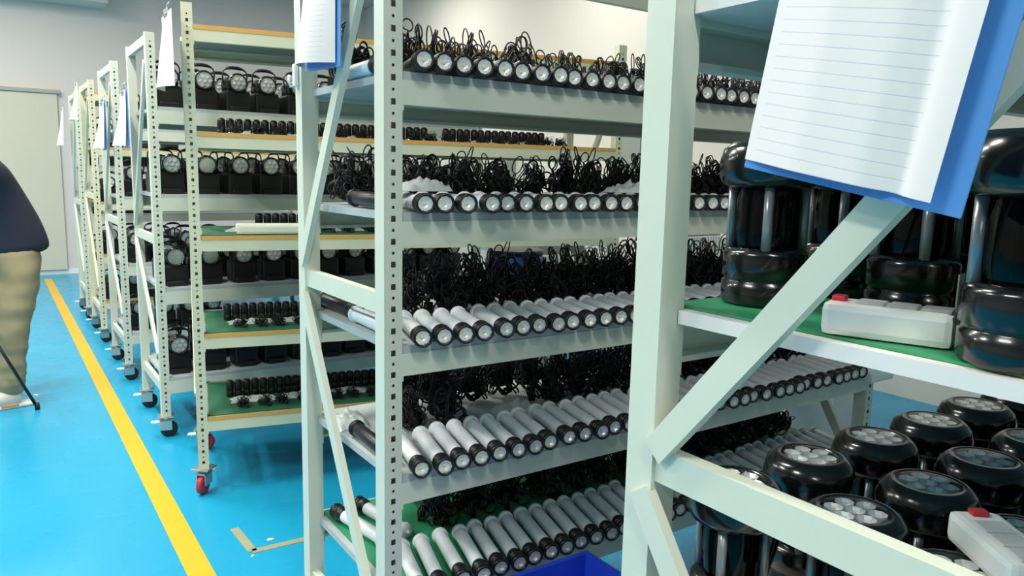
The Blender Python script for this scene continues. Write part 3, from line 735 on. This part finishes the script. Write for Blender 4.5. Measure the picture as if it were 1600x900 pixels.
# white adapter box at the end of a flashlight row
t = thing('document_holder', 'white plastic holder box on the end post past the fourth flashlight tray', 'holder', (2.61, 1.47, AZ[4]-.03))
ob('case', MB().box(-.0, .15, 0, .04, 0, .095, .01).mesh('case', PLWHITE), t)
ob('blue_mark', MB().box(.008, .04, -.0012, .0002, .05, .058).mesh('blue_mark', BLUEB), t)

# ------------------------------------------------------------------ person with a tripod
SHIRT = mat('navy_shirt', (32, 38, 54), .85, var=.08, scale=25, bump=.2)
KHAKI = mat('khaki_cotton', (150, 138, 106), .85, var=.12, scale=14, bump=.6)
SKIN = mat('skin', (205, 160, 132), .55, var=.03, scale=20)
HAIR = mat('dark_hair', (22, 19, 18), .6)
def skin_mesh(name, verts, edges, rad, M, sub=2, root=0):
    me = bpy.data.meshes.new(name+'_cage'); me.from_pydata(verts, edges, []); o = bpy.data.objects.new(name+'_cage', me); COL.objects.link(o)
    sm = o.modifiers.new('skin', 'SKIN')
    for i, r_ in enumerate(rad):
        rr = r_ if isinstance(r_, tuple) else (r_, r_)
        me.skin_vertices[0].data[i].radius = rr; me.skin_vertices[0].data[i].use_root = (i == root)
    sm.use_smooth_shade = True; sm.branch_smoothing = .4
    ss = o.modifiers.new('sub', 'SUBSURF'); ss.levels = sub; ss.render_levels = sub
    dg = bpy.context.evaluated_depsgraph_get(); dg.update()
    out = bpy.data.meshes.new_from_object(o.evaluated_get(dg)); out.name = name
    bpy.data.objects.remove(o); bpy.data.meshes.remove(me)
    out.materials.clear(); out.materials.append(M)
    for p in out.polygons: p.use_smooth = True
    return out
def person():
    # local frame: facing -x, y is the person's right/left, z up
    t = thing('person', 'person in navy t-shirt and khaki trousers bending over a tripod', 'person', (.03, 5.47, 0), (0, 0, R(12)))
    V = []; E = []; Rd = []
    def v(p, r_, link=None):
        V.append(p); Rd.append(r_)
        if link is not None: E.append((link, len(V)-1))
        return len(V)-1
    pel = v((.11, 0, .93), (.14, .12))
    b1 = v((.08, 0, 1.08), (.135, .115), pel); b2 = v((.01, 0, 1.25), (.15, .12), b1); ch = v((-.07, 0, 1.40), (.16, .12), b2)
    nk = v((-.15, 0, 1.52), .055, ch); hd0 = v((-.205, 0, 1.60), (.07, .075), nk); hd1 = v((-.235, 0, 1.68), (.08, .092), hd0); hd2 = v((-.235, 0, 1.76), (.06, .07), hd1)
    nose = v((-.345, 0, 1.65), .012, hd1)
    for s in (-1, 1):
        sh = v((-.085, s*.19, 1.42), .06, ch); el = v((-.20, s*.24, 1.17), .042, sh); wr = v((-.40, s*.14, 1.24), .028, el); pm = v((-.46, s*.11, 1.26), (.03, .018), wr)
        for k, (dy, ln) in enumerate(((-.024, .055), (-.008, .065), (.008, .062), (.024, .05))):
            f1 = v((-.50, s*.11+dy, 1.262), .009, pm); f2 = v((-.50-ln*.5, s*.11+dy, 1.25), .0085, f1); v((-.50-ln*.6, s*.11+dy, 1.225), .007, f2)
        t1 = v((-.45, s*.11-s*.035, 1.272), .0095, pm); v((-.485, s*.11-s*.05, 1.27), .008, t1)
        hip = v((.09, s*.09, .84), .085, pel); kn = v((-.005, s*.115, .47), .058, hip); an = v((-.02, s*.12, .09), .042, kn); v((-.12, s*.135, .04), .03, an)
    ob('body', skin_mesh('person_body', V, E, Rd, SKIN), t)
    # shirt
    V, E, Rd = [], [], []
    hem = v((.108, 0, .90), (.186, .168)); pel = v((.105, 0, .97), (.186, .166), hem); b1 = v((.075, 0, 1.1), (.175, .155), pel); b2 = v((.005, 0, 1.27), (.18, .15), b1); ch = v((-.06, 0, 1.43), (.19, .15), b2); nk = v((-.105, 0, 1.51), .09, ch)
    for s in (-1, 1):
        sh = v((-.085, s*.2, 1.42), .085, ch); v((-.16, s*.235, 1.25), .075, sh)
    ob('shirt', skin_mesh('shirt', V, E, Rd, SHIRT), t)
    V, E, Rd = [], [], []
    pel = v((.105, 0, .90), (.172, .152)); wa = v((.1, 0, 1.02), (.165, .15), pel)
    for s in (-1, 1):
        hip = v((.075, s*.095, .78), .128, pel); kn = v((-.005, s*.115, .46), .1, hip); cf = v((-.02, s*.12, .2), .082, kn); v((-.025, s*.12, .06), .084, cf)
    me = skin_mesh('trousers', V, E, Rd, KHAKI, 3)
    for q in me.vertices:      # cloth folds
        a = noise.noise(Vector((q.co.x*5, q.co.y*5, q.co.z*14)))*.012 + noise.noise(Vector((q.co.x*9, q.co.y*9, q.co.z*30+4)))*.008*max(0, 1.2-q.co.z*1.6)
        q.co += q.normal*a
    ob('trousers', me, t)
    B = MB().lathe([(.001, .115), (.05, .105), (.085, .06), (.098, .0), (.09, -.03)], 20, Matrix.Translation((-.215, 0, 1.70)) @ Matrix.Scale(.95, 4, (0, 1, 0)), True, False, False)
    ob('hair', B.mesh('hair', HAIR), t)
    ear = MB().lathe([(.001, -.006), (.02, -.004), (.022, .004), (.012, .008)], 10, Matrix.Rotation(R(90), 4, 'X')).mesh('ear', SKIN)
    eye = MB().lathe([(.0001, -.011), (.008, -.008), (.011, 0), (.008, .008), (.0001, .011)], 10).mesh('eye', mat('eye_white', (230, 230, 228), .3))
    mouth = MB().tube([(-.31, -.02, 1.605), (-.318, 0, 1.603), (-.31, .02, 1.605)], .005, 6).mesh('mouth', mat('lips', (170, 100, 92), .5))
    for s in (-1, 1):
        ob('ear', ear, t, (-.215, s*.088, 1.66)); ob('eye', eye, t, (-.312, s*.033, 1.678))
        # shoe
        y = s*.13
        up = skin_mesh('shoe', [(.03, y, .05), (-.035, y, .062), (-.135, y+s*.006, .05), (-.205, y+s*.01, .042)], [(0, 1), (1, 2), (2, 3)], [(.05, .046), (.048, .058), (.05, .042), (.04, .034)], mat('sneaker_white', (214, 210, 200), .6))
        so = ob('shoe', up, t)
        ob('sole', MB().box(-.245, .08, y-.048, y+.052, .0005, .022, .01).mesh('sole', PLWHITE), so)
        ob('stripe', MB().box(-.095, -.005, y-.051, y-.0485, .012, .024).mesh('stripe', mat('orange_stripe', (232, 140, 40), .5)), so)
    ob('mouth', mouth, t)
person()
# tripod: one spread leg reaches towards the rack
t = thing('tripod', 'black camera tripod with spread legs beside the person', 'tripod', (0, 0, 0))
apex = Vector((-.27, 5.13, 1.02))
for k, foot in enumerate(((.152, 5.2), (-.46, 4.75), (-.50, 5.42))):
    f = Vector((foot[0], foot[1], .012)); mid = apex.lerp(f, .52)
    leg = ob('leg', MB().tube([apex+(f-apex)*.03, mid], .013, 8).tube([mid, f], .009, 8).mesh('leg', BLACK), t)
    ob('clamp', MB().tube([mid+(apex-mid)*.02, mid-(apex-mid)*.05], .017, 8).mesh('clamp', BLACK), leg)
    ob('rubber_foot', MB().lathe([(.013, -.0118), (.014, .012), (.011, .03)], 12, Matrix.Translation(f)).mesh('rubber_foot', RUBBER), leg)
ob('head', MB().lathe([(.03, .99), (.032, 1.03), (.022, 1.06), (.022, 1.17), (.03, 1.18)], 14, Matrix.Translation((apex.x, apex.y, 0))).mesh('tripod_head', BLACK), t)
tag(ob('phone', MB().box(-.012, -.004, -.075, .075, 0, .075, .003).mesh('phone', BLACKG), None, (apex.x, apex.y, 1.1805)), 'black phone mounted on the tripod head', 'phone')
